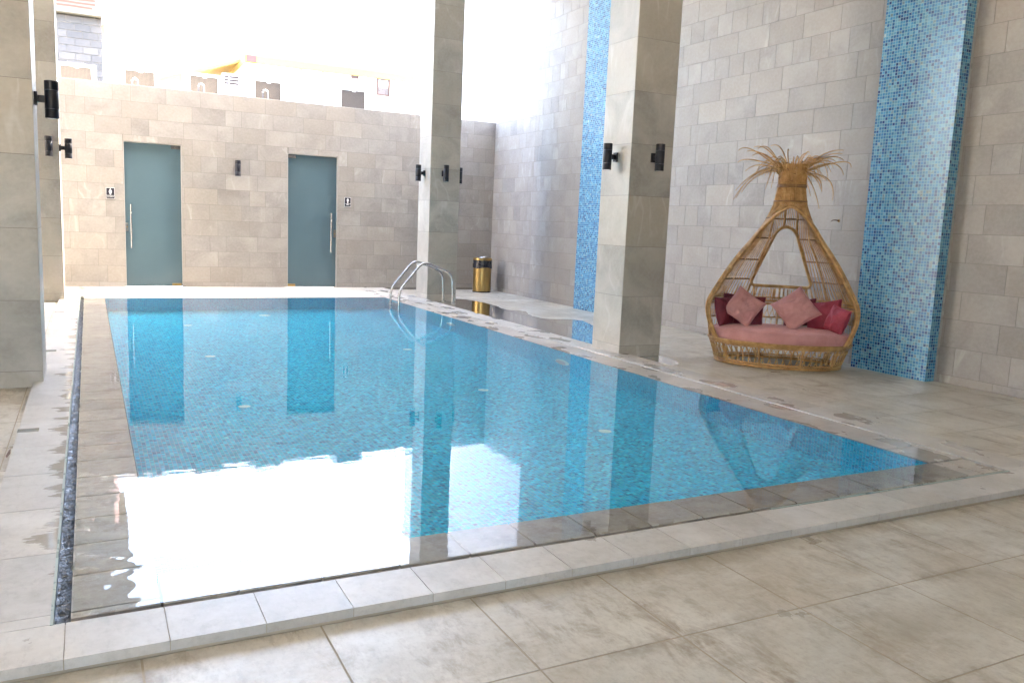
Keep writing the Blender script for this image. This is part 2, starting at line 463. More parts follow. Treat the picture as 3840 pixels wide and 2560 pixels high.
# gutter channel
mb = MB()
def chan(a, b, c, d): mb.box(a, b, c, d, -.34, -.30)
mb.box(TX0, TX0+GW, TY0, TY1, -.34, -.13); mb.box(TX0+GW, TX1-.02, TY0, TY0+GF, -.34, -.07)
struct('overflow_gutter', mb, M_DARK)
def rough_strip(x0, x1, y0, y1, z, nx, ny, amp, seed):
    m = MB(); vs = []; fs = []
    for j in range(ny+1):
        for i in range(nx+1):
            x = x0+(x1-x0)*i/nx; y = y0+(y1-y0)*j/ny
            vs.append((x, y, z+amp*noise.noise(Vector((x*40, y*22, seed)))+amp*.6*noise.noise(Vector((x*90, y*70, seed)))))
    for j in range(ny):
        for i in range(nx): a = j*(nx+1)+i; fs.append((a, a+1, a+nx+2, a+nx+1))
    m.raw(vs, fs); return m
struct('gutter_water', rough_strip(TX0+.001, TX0+GW+.012, TY0+.002, TY1-.01, -.045, 5, 1400, .010, 3), M_CHOP)

# raised surround
mb = MB()
regs = [(DX0, TX0, TY0, YB), (DX0, DX1, DY0, TY0), (TX1, DX1, TY0, YB), (TX0, TX1, TY1, YB)]
for (a, b, c, d) in regs: mb.box(a+.003, b-.003, c+.003, d-.003, -.4, -.006, 1)
nf = len(mb.f); loc = []
loc += flat_tiles(mb, [regs[0]], DX0-.3, 2.83+.35-.6, .9, .6, 0, .036, .004, 0, 21)
loc += flat_tiles(mb, [regs[1]], .21-.3185*4, DY0, .3185, .9, 0, .036, .003, 0, 22)
loc += flat_tiles(mb, [regs[2]], TX1-.01, 3.15, .9, .6, 0, .036, .004, 0, 23)
loc += flat_tiles(mb, [regs[3]], .21-.6, TY1, .6, .6, 0, .036, .004, 0, 24)
o = mb.build('pool_deck', [M_DECK, M_GROUTP]); add_local(o, loc, nf); bevel(o, .006, 3, 60); o['kind'] = 'structure'

# trims of the gutter
mb = MB()
mb.tube([(TX1-.012, TY0+.3, .001), (TX1-.012, TY1, .001)], .006, 8)
struct('gutter_trim', mb, M_PVC)
mb = MB(); mb.box(TX0-.006, TX0+.004, TY0-.006, TY1, -.08, .0035); mb.box(3.2, TX1-.02, TY0-.004, TY0+.007, -.05, .0035)
struct('gutter_edge_strip', mb, plain('grey_green_trim', (.30, .36, .32), .3))

# water surface, from the basin out over the submerged coping
mb = MB()
wx0, wy0 = TX0+GW+.006, TY0+GF+.004
def wave_edge(): pass
vs = []; fs = []
rnd = random.Random(5)
# outer edge runs along the spill lip; slight raggedness there
nx, ny = 160, 620
joints = [3.52+.333*k for k in range(-1, 34)]
rj = [random.Random(77+k).uniform(.3, 1) for k in range(len(joints))]
xs = [wx0, wx0+.005]+[wx0+.005+.31*i/38 for i in range(1, 39)]
xs += [xs[-1]+(PX1-xs[-1])*i/120 for i in range(1, 121)]; nx = len(xs)-1
ys = [wy0, wy0+.005]+[wy0+.005+(PY1-wy0-.005)*j/(ny-1) for j in range(1, ny)]
for j, y in enumerate(ys):
    for i, x in enumerate(xs):
        px, py, pz = x, y, 0.0
        if x < .21 and 0 < i and 0 < j < ny:
            k = min(range(len(joints)), key=lambda q: abs(joints[q]-y)) if i == 1 else kprev
            kprev = k; dy = y-joints[k]-.01*math.sin(x*30+k); fade = max(0, 1-(x-wx0)/(.30*rj[k]))
            near = 1.0 if y < 7.5 else .45
            pz -= .0055*rj[k]*fade*near*math.exp(-(dy/.03)**2)
            pz += .0060*near*fade*noise.noise(Vector((x*9, y*26, 4)))+.0018*near*fade*noise.noise(Vector((x*14, y*60, 7)))
        if i == 0: px += .012*noise.noise(Vector((0, y*9, 1))); pz = -.012
        if j == 0: py += .012*noise.noise(Vector((x*9, 0, 2))); pz = -.012
        if j == ny: py += 0.002
        vs.append((px, py, pz))
for j in range(ny):
    for i in range(nx): a = j*(nx+1)+i; fs.append((a, a+1, a+nx+2, a+nx+1))
mb.raw(vs, fs)
# front right corner film over the coping
struct('pool_water', mb, M_WATER)

# puddle on the lower floor by the right wall
P = [(5.63, 15.0), (5.95, 14.97), (6.5, 14.95), (6.65, 14.5), (6.72, 13.7), (6.5, 12.95), (6.85, 12.7), (6.6, 12.2), (6.55, 11.9), (6.6, 11.5), (7.0, 11.5), (7.1, 11.2), (6.9, 10.6), (6.5, 9.7), (6.2, 9.1), (6.1, 8.6), (6.13, 8.0), (6.1, 7.6), (5.95, 7.3), (5.75, 7.3), (5.63, 7.1)]
def smooth_poly(P, k=2):
    for _ in range(k):
        Q = []
        for i in range(len(P)):
            a, b = P[i], P[(i+1) % len(P)]
            if abs(a[0]-5.63) < .01 and abs(b[0]-5.63) < .01: Q += [a, b]; continue
            Q += [(a[0]*.75+b[0]*.25, a[1]*.75+b[1]*.25), (a[0]*.25+b[0]*.75, a[1]*.25+b[1]*.75)]
        P = Q
    return P
PP = smooth_poly(P, 3)
PP = [(max(5.627, x+(.03*noise.noise(Vector((x*5, y*5, 0))) if x > 5.7 else 0)), y+.03*noise.noise(Vector((x*5, y*5, 9)))) for x, y in PP]
bm = bmesh.new(); bm.faces.new([bm.verts.new((x, y, FL+.003)) for x, y in PP]); bmesh.ops.triangulate(bm, faces=bm.faces)
me = bpy.data.meshes.new('puddle'); bm.to_mesh(me); bm.free(); me.materials.append(M_FILM)
if me.polygons[0].normal.z < 0: me.flip_normals()
o = bpy.data.objects.new('puddle', me); COL.objects.link(o); o['kind'] = 'structure'

# ------------------------------------------------------------------ walls
doors = [(.605, 1.606, 2.678), (3.584, 4.609, 2.678)]
WX0 = -7.5
root = empty('boundary_wall', (0, YB, 0), label='low grey stone tiled wall across the back of the pool with two glass doors', cat='wall')
mb = MB()
hs = [(a-WX0, b-WX0, -.1, t_) for a, b, t_ in doors]
rows_tiles(mb, Vector((WX0, 0, 0)), X, Z, XR-WX0-.001, 0, ZT, 101, holes=hs)
# core with openings (blocks between openings)
segs = [(WX0, doors[0][0]), (doors[0][1], doors[1][0]), (doors[1][1], XR+.3)]
for a, b in segs: mb.box(a, b, .001, .22, -.1, ZT-.005, 1)
for a, b, t_ in doors: mb.box(a, b, .001, .22, t_, ZT-.005, 1)
o = mb.build('tiled_face', [M_WALL, M_GROUT], root)
mb = MB(); mb.box(WX0, XR+.3, .006, .24, ZT-.004, ZT+.003); mb.build('capping', plain('wall_capping', (.62, .60, .57), .6), root)

# right wall: tall part up to y=15.13, low part beyond
root = empty('side_wall', (XR, 0, 0), label='tall grey stone tiled wall on the right side of the pool hall', cat='wall')
mb = MB(); H = 8.6
# u runs toward -y so that u x v points to -x
y_a = 15.13
rows_tiles(mb, Vector((0, y_a, 0)), -Y, Z, y_a+5.5, FL, H, 202)
mb.box(.001, .35, -5.5, y_a, -.2, H, 1)
rows_tiles(mb, Vector((0, YB-.006, 0)), -Y, Z, YB-.006-y_a, FL, ZT+.02, 203)
mb.box(.001, .35, y_a, YB-.006, -.2, ZT+.015, 1)
mb.build('tiled_face', [M_WALL, M_GROUT], root)

# blue mosaic pilasters
def pilaster(y0, y1, x, label):
    r = empty('mosaic_pilaster', (XR, (y0+y1)/2, FL), label=label, cat='pilaster', group='blue mosaic pilasters on the right wall')
    mb = MB(); wd = XR-.006-x; h = 8.5; hw = (y1-y0)/2
    p = [(-wd, -hw), (-wd, hw), (-.006, hw), (-.006, -hw)]
    L = 0
    for i in range(4):
        a, b = p[i], p[(i+1) % 4]; ln = math.hypot(b[0]-a[0], b[1]-a[1])
        L0 = round(L/.034)*.034
        mb.quad([(b[0], b[1], 0), (a[0], a[1], 0), (a[0], a[1], h), (b[0], b[1], h)], 0, [(L0+ln, 0), (L0, 0), (L0, h), (L0+ln, h)]); L += ln
    mb.build('mosaic_face', M_PIL, r)
    mb = MB(); mb.box(-.03, -.0055, -hw-.012, -hw-.001, 0, h); mb.box(-.03, -.0055, hw+.001, hw+.012, 0, h)
    mb.build('edge_trim', M_PVC, r)
pilaster(5.72, 6.70, 7.99, 'near blue mosaic tile pilaster standing right beside the rattan daybed')
pilaster(11.7, 13.09, 8.03, 'far blue mosaic tile pilaster on the right wall, partly behind a stone column')

# other sides of the covered hall (left wall far off, ceiling slab)
mb = MB()
rows_tiles(mb, Vector((-7.5, -5.5, 0)), Y, Z, YB+5.5, FL, 7.1, 301)
mb.box(-7.8, -7.5005, -5.5, YB, -.2, 7.1, 1)
mb.build('outer_wall', [M_WALL, M_GROUT]).update_tag()
tag(bpy.data.objects['outer_wall'], 'plain stone tiled wall closing the far left side of the hall', 'wall')
mb = MB()  # unseen wall behind the viewer, added to keep light out of the hall
ox0, ox1, oz = -6.8, -.3, 3.6          # unseen opening behind the viewer, added to let light onto the near floor
rows_tiles(mb, Vector((XR, -5.5, 0)), -X, Z, XR+7.5, FL, 7.1, 302, holes=[(XR-ox1, XR-ox0, -.2, oz)])
mb.box(-7.8, ox0, -5.8, -5.5005, -.2, 7.1, 1); mb.box(ox1, XR+.3, -5.8, -5.5005, -.2, 7.1, 1); mb.box(ox0, ox1, -5.8, -5.5005, oz, 7.1, 1)
tag(mb.build('added_rear_wall', [M_WALL, M_GROUT]), 'unseen stone tiled wall behind the viewer, added to cut the light in the hall', 'wall')
CEIL = 7.0
mb = MB(); mb.box(-7.5, XR-.01, -5.5, 15.25, CEIL, CEIL+.35)
struct('ceiling', mb, plain('white_ceiling', (.75, .74, .72), .8, 0, .04))

# ------------------------------------------------------------------ columns
def column(cx, cy, label, seed, zb=FL):
    r = empty('stone_column', (cx, cy, FL), label=label, cat='column', group='square stone clad columns round the pool')
    hw = .295; hd = .295; H = CEIL-FL
    mb = MB(); rnd = random.Random(seed)
    mb.box(-hw+.004, hw-.004, -hd+.004, hd-.004, 0, H, 1)
    zs = [0, .045+.09]
    while zs[-1] < H: zs.append(min(H, zs[-1]+.582))
    for (ox, oy, u) in ((-hw, -hd, X), (hw, -hd, Y), (hw, hd, -X), (-hw, hd, -Y)):
        nrm = u.cross(Z); o = Vector((ox, oy, 0))-nrm*.004
        for i in range(len(zs)-1):
            lay_tile(mb, o, u, Z, nrm, .0015, 2*hw-.0015, zs[i], zs[i+1], .004, .004, 0, (rnd.random(), rnd.random(), rnd.random()**.6), (rnd.random()*50, rnd.random()*50))
    mb.build('stone_cladding', [M_COLM, M_GROUT], r)
    return r
column(5.81, 8.205, 'stone column on the right pool edge, nearest the rattan daybed', 11)
column(5.94, 14.76, 'stone column behind the pool ladder at the far right corner', 12)
column(-.66, 8.0, 'large stone column at the left edge, nearest the viewer', 13)
column(-.66, 14.93, 'stone column at the left, behind the nearest left column', 14)

# ------------------------------------------------------------------ wall lamps (up and down cylinders)
M_RING = plain('lamp_ring', (.10, .10, .13), .3)
def lamp_proto():
    r = empty('wall_lamp', (0, 0, 0), cat='wall lamp', group='black cylindrical up and down wall lamps')
    # mounted on a surface facing local -Y, root on the wall
    mb = MB(); mb.lathe([(.001, -.150), (.046, -.150), (.052, -.147), (.052, -.077), (.0505, -.075), (.052, -.073), (.052, .073), (.0505, .075), (.052, .077), (.052, .147), (.047, .150), (.044, .148), (.044, .11), (.001, .11)], 28, 0, (0, -.125, 0))
    mb.build('lamp_body', M_LAMP, r)
    for z in (-.075, .075):
        mb = MB(); mb.lathe([(.0508, z-.0022), (.0532, z-.0012), (.0532, z+.0012), (.0508, z+.0022)], 28, 0, (0, -.125, 0))
        mb.build('ring_joint', M_RING, r)
    mb = MB(); mb.box(-.016, .016, -.085, -.018, -.028, .028); mb.build('arm', M_LAMP, r)
    mb = MB(); mb.box(-.036, .036, -.024, 0, -.052, .052); bevel(mb.build('mounting_plate', M_LAMP, r), .004)
    mb = MB(); mb.lathe([(.001, -.1512), (.036, -.1512), (.038, -.1505)], 24, 0, (0, -.125, 0)); mb.build('lens', plain('frosted_lens', (.6, .6, .58), .3), r)
    return r
lp = lamp_proto()
def lamp(x, y, z, rz, label, first=[True]):
    if first[0]: r = lp; first[0] = False
    else:
        r = lp.copy(); COL.objects.link(r)
        for c in lp.children:
            d = c.copy(); COL.objects.link(d); d.parent = r
    r.location = (x, y, z); r.rotation_euler = (0, 0, rz); r['label'] = label
W_, E_ = -math.pi/2, math.pi/2     # local -Y turned to face -X / +X
lamp(5.515, 8.20, 2.275, W_, 'black wall lamp on the pool side of the column nearest the daybed')
lamp(5.83, 7.91, 2.275, 0, 'black wall lamp on the front face of the column nearest the daybed')
lamp(5.645, 14.76, 2.335, W_, 'black wall lamp on the pool side of the column behind the ladder')
lamp(5.905, 14.465, 2.335, 0, 'black wall lamp on the front face of the column behind the ladder')
lamp(6.235, 14.76, 2.335, E_, 'black wall lamp half hidden on the far side of the column behind the ladder')
lamp(-.365, 7.93, 2.30, E_, 'largest black wall lamp, on the inner face of the nearest left column')
lamp(-.365, 14.6, 2.32, E_, 'small black wall lamp on the inner face of the farther left column')
lamp(-.50, 14.635, 2.33, 0, 'black wall lamp on the front of the farther left column, half hidden')
lamp(2.61, YB-.004, 2.31, 0, 'black wall lamp on the back wall between the two glass doors')

# ------------------------------------------------------------------ glass doors
def glassmat():
    n = N('frosted_door_glass'); p = n.pos((1, 1, 1))
    f = n.noise(p, 1.3, 4, .6)
    c = n.mix(f, (.075, .125, .15, 1), (.10, .16, .185, 1))
    b = n.bsdf(Base_Color=c, Roughness=.32, IOR=1.5); b.inputs['Coat Weight'].default_value = .25; b.inputs['Coat Roughness'].default_value = .05
    return n.mat
M_GLASS = glassmat()
M_REV = plain('door_reveal_stone', (.42, .40, .37), .5)
def door(x0, x1, h, handle_left, label):
    w_ = x1-x0; r = empty('glass_door', (x0, YB, 0), label=label, cat='door', group='frosted glass doors in the back wall')
    mb = MB(); mb.box(.012, w_-.012, .07, .082, .012, h-.02); mb.build('glass_panel', M_GLASS, r)
    mb = MB(); mb.box(0, .011, .002, .2, .001, h-.001); mb.box(w_-.011, w_, .002, .2, .001, h-.001); mb.box(.0115, w_-.0115, .002, .2, h-.012, h-.001)
    mb.build('door_frame', M_REV, r)
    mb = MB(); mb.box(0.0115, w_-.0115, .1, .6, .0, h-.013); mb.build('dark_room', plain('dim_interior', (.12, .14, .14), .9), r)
    hx = .11 if handle_left else w_-.125; px = w_-.012-.17 if handle_left else .012
    mb = MB(); mb.tube([(hx, .012, .72), (hx, .012, 1.53)], .014, 12)
    for z in (.80, 1.45): mb.tube([(hx, .012, z), (hx, .07, z)], .008, 8)
    mb.build('pull_handle', M_CHROME, r)
    lx = .014 if handle_left else w_-.014-.05
    mb = MB(); mb.box(lx, lx+.05, .055, .097, 1.03, 1.19); lk = mb.build('lock', M_STEEL, r); bevel(lk, .004)
    mb = MB(); mb.lathe([(.001, .05), (.012, .05), (.012, .056)], 16, 0, (lx+.025, 0, 1.11), 'y'); mb.build('lock_cylinder', M_BRASS, lk)
    mb = MB(); mb.box(px, px+.165, .058, .094, h-.085, h-.03); bevel(mb.build('patch_hinge', M_CHROME, r), .003)
    mb = MB(); mb.box(px-.01 if handle_left else px, px+.155 if handle_left else px+.165, .058, .094, .012, .062); q = mb.build('patch_hinge', M_BRASS, r); bevel(q, .003); q['label'] = 'lower hinge with a brassy tint'
door(*doors[0], True, 'left frosted glass door with pull handle, next to the WOMEN sign')
door(*doors[1], False, 'right frosted glass door with pull handle, next to the MEN sign')

# ------------------------------------------------------------------ restroom signs
M_SIGN = plain('sign_black', (.02, .018, .03), .35)
M_SIGNW = plain('sign_white', (.82, .82, .82), .5, 0, .02)
def flat_poly(mb, pts, y0, y1, m=0):
    n_ = len(pts); mb.quad([(x, y1, z) for x, z in pts], m)
    for i in range(n_):
        a, b = pts[i], pts[(i+1) % n_]
        mb.quad([(a[0], y0, a[1]), (b[0], y0, b[1]), (b[0], y1, b[1]), (a[0], y1, a[1])], m)
def text_mesh(s, size, name, parent, mat, loc, align='CENTER'):
    cu = bpy.data.curves.new(name, 'FONT'); cu.body = s; cu.size = size; cu.extrude = .001; cu.align_x = align; cu.align_y = 'CENTER'; cu.offset = size*.02
    tmp = bpy.data.objects.new('tmp', cu); COL.objects.link(tmp)
    dg = bpy.context.evaluated_depsgraph_get(); me = bpy.data.meshes.new_from_object(tmp.evaluated_get(dg))
    bpy.data.objects.remove(tmp); me.materials.clear(); me.materials.append(mat)
    me.transform(Matrix.Translation(loc) @ Matrix.Rotation(R(90), 4, 'X'))
    o = bpy.data.objects.new(name, me); COL.objects.link(o); o.parent = parent; return o
def circle(cx, cz, r, n=16): return [(cx+r*math.cos(2*math.pi*i/n), cz+r*math.sin(2*math.pi*i/n)) for i in range(n)]
def sign(x, z, w_, h, word, label):
    r = empty('restroom_sign', (x, YB-.004, z), label=label, cat='sign', group='restroom signs beside the glass doors')
    mb = MB(); mb.box(-w_/2, w_/2, -.010, 0, -h/2, h/2); bevel(mb.build('border', M_SIGNW, r), .003)
    mb = MB(); mb.box(-w_/2+.006, w_/2-.006, -.0125, -.011, -h/2+.062, h/2-.006); mb.box(-w_/2+.006, w_/2-.006, -.0125, -.011, -h/2+.006, -h/2+.055)
    mb.build('face', M_SIGN, r)
    mb = MB(); k = h/.2; c = .028*k
    P_ = lambda pts: flat_poly(mb, [(a*k, b*k+c) for a, b in pts], -.0126, -.0145)
    P_(circle(0, .046, .0095))
    if word == 'WOMEN':
        P_([(-.012, .033), (.012, .033), (.018, .027), (.0275, -.004), (.0215, -.007), (.016, .010), (.022, -.020), (-.022, -.020), (-.016, .010), (-.0215, -.007), (-.0275, -.004), (-.018, .027)])
        P_([(-.013, -.020), (-.0015, -.020), (-.0015, -.055), (-.011, -.055)]); P_([(.0015, -.020), (.013, -.020), (.011, -.055), (.0015, -.055)])
    else:
        P_([(-.016, .034), (.016, .034), (.023, .028), (.024, -.006), (.0165, -.006), (.0145, .012), (-.0145, .012), (-.0165, -.006), (-.024, -.006), (-.023, .028)])
        P_([(-.0145, .012), (-.0015, .012), (-.0015, -.057), (-.012, -.057)]); P_([(.0015, .012), (.0145, .012), (.012, -.057), (.0015, -.057)])
        P_([(-.0015, .012), (.0015, .012), (.0015, -.01), (-.0015, -.01)])
    mb.build('pictogram', M_SIGNW, r)
    text_mesh(word, .029, 'lettering', r, M_SIGNW, (0, -.0135, -h/2+.038))
sign(.377, 1.715, .145, .20, 'WOMEN', 'black restroom sign with a woman figure reading WOMEN, left of the left door')
sign(4.818, 1.775, .135, .19, 'MEN', 'black restroom sign with a man figure reading MEN, right of the right door')

# ------------------------------------------------------------------ waste bin
r = empty('waste_bin', (7.70, 16.45, FL), label='cylindrical brass waste bin with black liner in the far right corner', cat='waste bin')
mb = MB(); mb.lathe([(.001, .0), (.205, 0), (.205, .022), (.2, .024)], 40); mb.build('base_ring', M_BLACK, r)
mb = MB(); mb.lathe([(.198, .022), (.2, .03), (.2, .66), (.195, .665)], 48); mb.build('body', M_BRASS, r)
mb = MB()
vs = []; fs = []
for j in range(7):
    for k in range(64):
        a = 2*math.pi*k/64; z = .535+j*.03
        rr = .207+.004*math.sin(a*9+j)+.003*math.sin(a*23)+(.004 if j == 0 else 0)
        if j == 0: z += .012*math.sin(a*3)
        vs.append((rr*math.cos(a), rr*math.sin(a), z))
for j in range(6):
    for k in range(64): fs.append((j*64+k, j*64+(k+1) % 64, (j+1)*64+(k+1) % 64, (j+1)*64+k))
mb.raw(vs, fs); mb.build('liner', M_BLACK, r)
mb = MB(); mb.lathe([(.205, .70), (.212, .70), (.213, .725), (.205, .745), (.17, .757), (.12, .76), (.11, .752), (.105, .72)], 48); ld = mb.build('lid', M_BRASS, r)
mb = MB(); mb.lathe([(.118, .7605), (.112, .768), (.095, .766), (.09, .755), (.001, .74)], 32); mb.build('lid_insert', M_STEEL, ld)

# ------------------------------------------------------------------ pool ladder
def fillet(pts, rads, n=7):
    out = [Vector(pts[0])]
    for i in range(1, len(pts)-1):
        a, b, c = Vector(pts[i-1]), Vector(pts[i]), Vector(pts[i+1]); rd = rads[i-1]
        d1 = (a-b).normalized(); d2 = (c-b).normalized(); d = min(rd, (a-b).length*.48, (c-b).length*.48)
        p0, p1 = b+d1*d, b+d2*d
        for k in range(n+1):
            t_ = k/n; out.append((p0*(1-t_)+b*t_)*(1-t_)+(b*(1-t_)+p1*t_)*t_)
    out.append(Vector(pts[-1])); return out
r = empty('pool_ladder', (5.3, 13.825, 0), label='stainless steel pool ladder with two curved handrails at the far right corner', cat='ladder')
for dy in (-.225, .225):
    mb = MB(); path = [(5.805-5.3, dy, 0), (5.78-5.3, dy, .53), (5.22-5.3, dy, .75), (4.79-5.3, dy, .23), (4.778-5.3, dy, -1.15)]
    mb.tube(fillet(path, [.16, .14, .1]), .021, 14); rail = mb.build('handrail', M_CHROME, r)
    mb = MB(); mb.lathe([(.001, .018), (.028, .018), (.05, .008), (.052, .001)], 24, 0, (5.805-5.3, dy, 0)); mb.build('flange', M_CHROME, rail)
for i in range(4):
    mb = MB(); z = -.10-i*.27; mb.box(4.74-5.3, 4.82-5.3, -.225, .225, z-.012, z+.012); bevel(mb.build('step', M_CHROME, r), .006)

# ------------------------------------------------------------------ fixtures in the pool floor and walls
M_INLET = plain('white_inlet_plastic', (.50, .85, .78), .4, 0, .04)
first = None
places = [(1.27, 12.88, 'far left white floor inlet in the pool, second nearest the back edge', .75), (2.57, 13.95, 'white round floor fitting nearest the back edge of the pool', 1.15), (1.24, 10.13, 'white round floor inlet in the left row, in front of the far left one', .7), (1.2, 7.48, 'white floor inlet nearest the viewer in the left row', .65), (3.68, 10.08, 'white floor inlet in the right row, below the ladder', .7), (3.56, 7.47, 'middle white floor inlet of the right row', .65), (3.84, 5.64, 'white floor inlet nearest the viewer at the right side of the pool', .65)]
for x, y, lab, s in places:
    z = slope(y)
    if first is None:
        first = r = empty('floor_inlet', (0, 0, 0), cat='pool fitting', group='white round fittings on the pool floor')
        mb = MB(); mb.lathe([(.001, .012), (.03, .014), (.032, .011), (.075, .010), (.085, .001)], 28); mb.build('cover', M_INLET, r)
        mb = MB(); mb.lathe([(.001, .018), (.018, .018), (.02, .012)], 16); mb.build('centre_cap', M_INLET, r)
    else:
        r = first.copy(); COL.objects.link(r)
        for c in first.children: d = c.copy(); COL.objects.link(d); d.parent = r
    r.location = (x, y, z+.001); r.rotation_euler = (math.atan((zb1-zb0)/(PY1-PY0)), 0, 0); r['label'] = lab; r.scale = (s, s, s)
for y, z, lab in ((11.55, -.72, 'round underwater lamp in the right pool wall beside the ladder'), (8.18, -.68, 'round underwater lamp in the right pool wall below the nearer column')):
    r = empty('pool_lamp', (PX1, y, z), label=lab, cat='pool lamp', group='underwater lamps in the right pool wall')
    mb = MB(); mb.lathe([(.14, -.001), (.14, -.02), (.115, -.035)], 32, 0, (0, 0, 0), 'x'); mb.build('trim_ring', M_INLET, r)
    mb = MB(); mb.lathe([(.115, -.03), (.08, -.045), (.001, -.05)], 32, 0, (0, 0, 0), 'x'); mb.build('lens', plain('pool_lamp_glass', (.5, .62, .62), .15), r)

# wall hook, drain cover, insect-like dark bit by the deck, small fixture high on wall
r = empty('wall_hook', (XR-.005, 7.23, 1.66), label='small rusty hook in the right wall beside the daybed crown', cat='hook')
mb = MB(); mb.tube([(0, 0, 0), (-.03, 0, .004), (-.05, .015, .006), (-.055, .045, .003), (-.05, .075, -.012)], [.008, .007, .006, .005, .003], 8); mb.build('prong', plain('rusty_iron', (.10, .045, .02), .7, .4), r)
mb = MB(); mb.lathe([(.001, -.006), (.016, -.006), (.018, 0)], 14, 0, (0, 0, 0), 'x'); mb.build('rosette', plain('old_brass', (.30, .18, .06), .5, .6), r)
for y, lab in ((6.0, 'narrow metal drain plate set into the left surround, nearest the viewer'), (9.35, 'narrow metal drain plate in the left surround beside the nearest column'), (12.8, 'narrow metal drain plate in the left surround near the farther column')):
    r = empty('drain_plate', (-.38, y, .0005), label=lab, cat='drain', group='metal drain plates in the left surround')
    mb = MB(); mb.box(-.06, .06, -.045, .045, 0, .003); mb.build('plate', M_STEEL, r)
r = empty('ceiling_camera', (8.02, 14.75, 5.93), label='dark brown rounded fixture high on the right wall under the ceiling', cat='camera')
mb = MB(); mb.lathe([(.001, -.12), (.06, -.105), (.10, -.06), (.115, 0), (.115, .06), (.09, .075)], 24); mb.build('dome', plain('brown_dome', (.12, .045, .03), .4), r)
mb = MB(); mb.box(-.05, .142, -.05, .05, .06, .12); mb.build('bracket', M_LAMP, r)

r = empty('dry_leaf', (-.445, 5.55, FL), 0, 'tiny dark reddish dry leaf against the left edge of the surround', 'leaf')
mb = MB(); mb.raw([(-.02, -.03, .004), (.0, -.035, .03), (.0, .0, .05), (-.012, .03, .035), (-.03, .02, .003), (-.012, 0, .02)], [(0, 1, 5), (1, 2, 5), (2, 3, 5), (3, 4, 5), (4, 0, 5)], smooth=False); mb.build('blade', plain('dry_leaf', (.05, .012, .012), .6), r)
# ------------------------------------------------------------------ rattan daybed
def rattan():
    n = N('rattan'); p = n.pos((1, 1, 1))
    f = n.noise(p, 14, 4, .6); g = n.noise(n.pos((1, 1, 6)), 40, 2)
    c = n.ramp(f, [(.25, (.27, .135, .045)), (.5, (.46, .26, .09)), (.75, (.62, .40, .17))])
    n.bsdf(Base_Color=c, Roughness=.38, Normal=n.bump(g, .25, .003)); return n.mat
M_RAT = rattan()
M_RATD = plain('bound_rattan', (.27, .145, .06), .5, 0, .35, 30, .4)
bx, by, bth = 7.178, 7.07, -.714
bed = empty('rattan_daybed', (bx, by, FL), bth, 'teardrop shaped rattan daybed with a palm like tuft on top, standing by the right wall', 'daybed')
# local: x = width to the right, y = away from viewer, z up from floor
WP = [(.0, .70), (.10, .725), (.30, .80), (.55, .83), (.66, .83), (.75, .80), (.86, .74), (1.06, .635), (1.26, .51), (1.45, .37), (1.59, .298), (1.66, .258), (1.84, .185), (2.04, .15), (2.2, .148), (2.32, .16)]
DP = [(.0, .44), (.3, .50), (.7, .50), (.9, .46), (1.1, .40), (1.3, .33), (1.5, .26), (1.66, .21), (1.84, .165), (2.04, .14), (2.32, .15)]
def lerp(P_, z):
    if z <= P_[0][0]: return P_[0][1]
    for (a, b), (c, d) in zip(P_, P_[1:]):
        if z <= c: return b+(d-b)*(z-a)/(c-a)
    return P_[-1][1]
def S(z, ph, k=1.0): return Vector((lerp(WP, z)*k*math.cos(ph), lerp(DP, z)*k*math.sin(ph), z))
APEX = 1.86
def phi0(z):
    if z < .62: return R(-28)+R(22)*(z-.27)/.35
    if z < 1.35: return R(-6)
    t_ = min(1, (z-1.35)/(APEX-1.35)); return R(-6)-R(84)*(t_**2.2)
def ringpts(z, k=1, n=72): return [S(z, 2*math.pi*i/n, k) for i in range(n)]
RZ = .265
mb = MB(); mb.tube(ringpts(.018), .017, 8, closed=True); mb.tube(ringpts(.05, 1.0), .011, 6, closed=True); mb.build('base_ring', M_RAT, bed)
mb = MB(); mb.tube(ringpts(RZ), .016, 8, closed=True); mb.tube(ringpts(RZ+.02, 1.015), .012, 6, closed=True); mb.tube(ringpts(RZ-.022, .995), .011, 6, closed=True); mb.build('seat_ring', M_RAT, bed)
# woven skirt between base and seat: thicker posts, hairpin canes with bindings
mb = MB(); nP = 60
for i in range(nP):
    a = 2*math.pi*i/nP; da = 2*math.pi/nP
    if i % 6 == 0:
        mb.tube([S(.02, a), S(.13, a), S(RZ, a)], .012, 6)
    mb.tube([S(.03, a+da*.18), S(.10, a+da*.40), S(.17, a+da*.5), S(.225, a+da*.78), S(.235, a+da*1.0), S(.225, a+da*1.2), S(.17, a+da*1.45), S(.10, a+da*1.6), S(.03, a+da*1.82)], .0045, 5)
mb.build('skirt_lattice', M_RAT, bed)
mb = MB()
for i in range(nP):
    a = 2*math.pi*i/nP; da = 2*math.pi/nP
    mb.tube([S(.075, a+da*.35, 1.004), S(.10, a+da*.42, 1.004)], .0085, 6)
    mb.tube([S(.185, a+da*.55, 1.004), S(.205, a+da*.62, 1.004)], .0085, 6)
q = mb.build('cane_binding', plain('pale_cane', (.55, .36, .13), .4, 0, .2), bed); q['kind'] = 'stuff'
# slatted seat panel below the cushion
mb = MB(); N_ = 72; vs = [(0, 0, RZ-.02)]+[tuple(S(RZ, 2*math.pi*i/N_, .975).xyz-Vector((0, 0, .02))) for i in range(N_)]
mb.raw(vs, [(0, 1+i, 1+(i+1) % N_) for i in range(N_)], smooth=False); mb.build('seat_panel', M_RATD, bed)
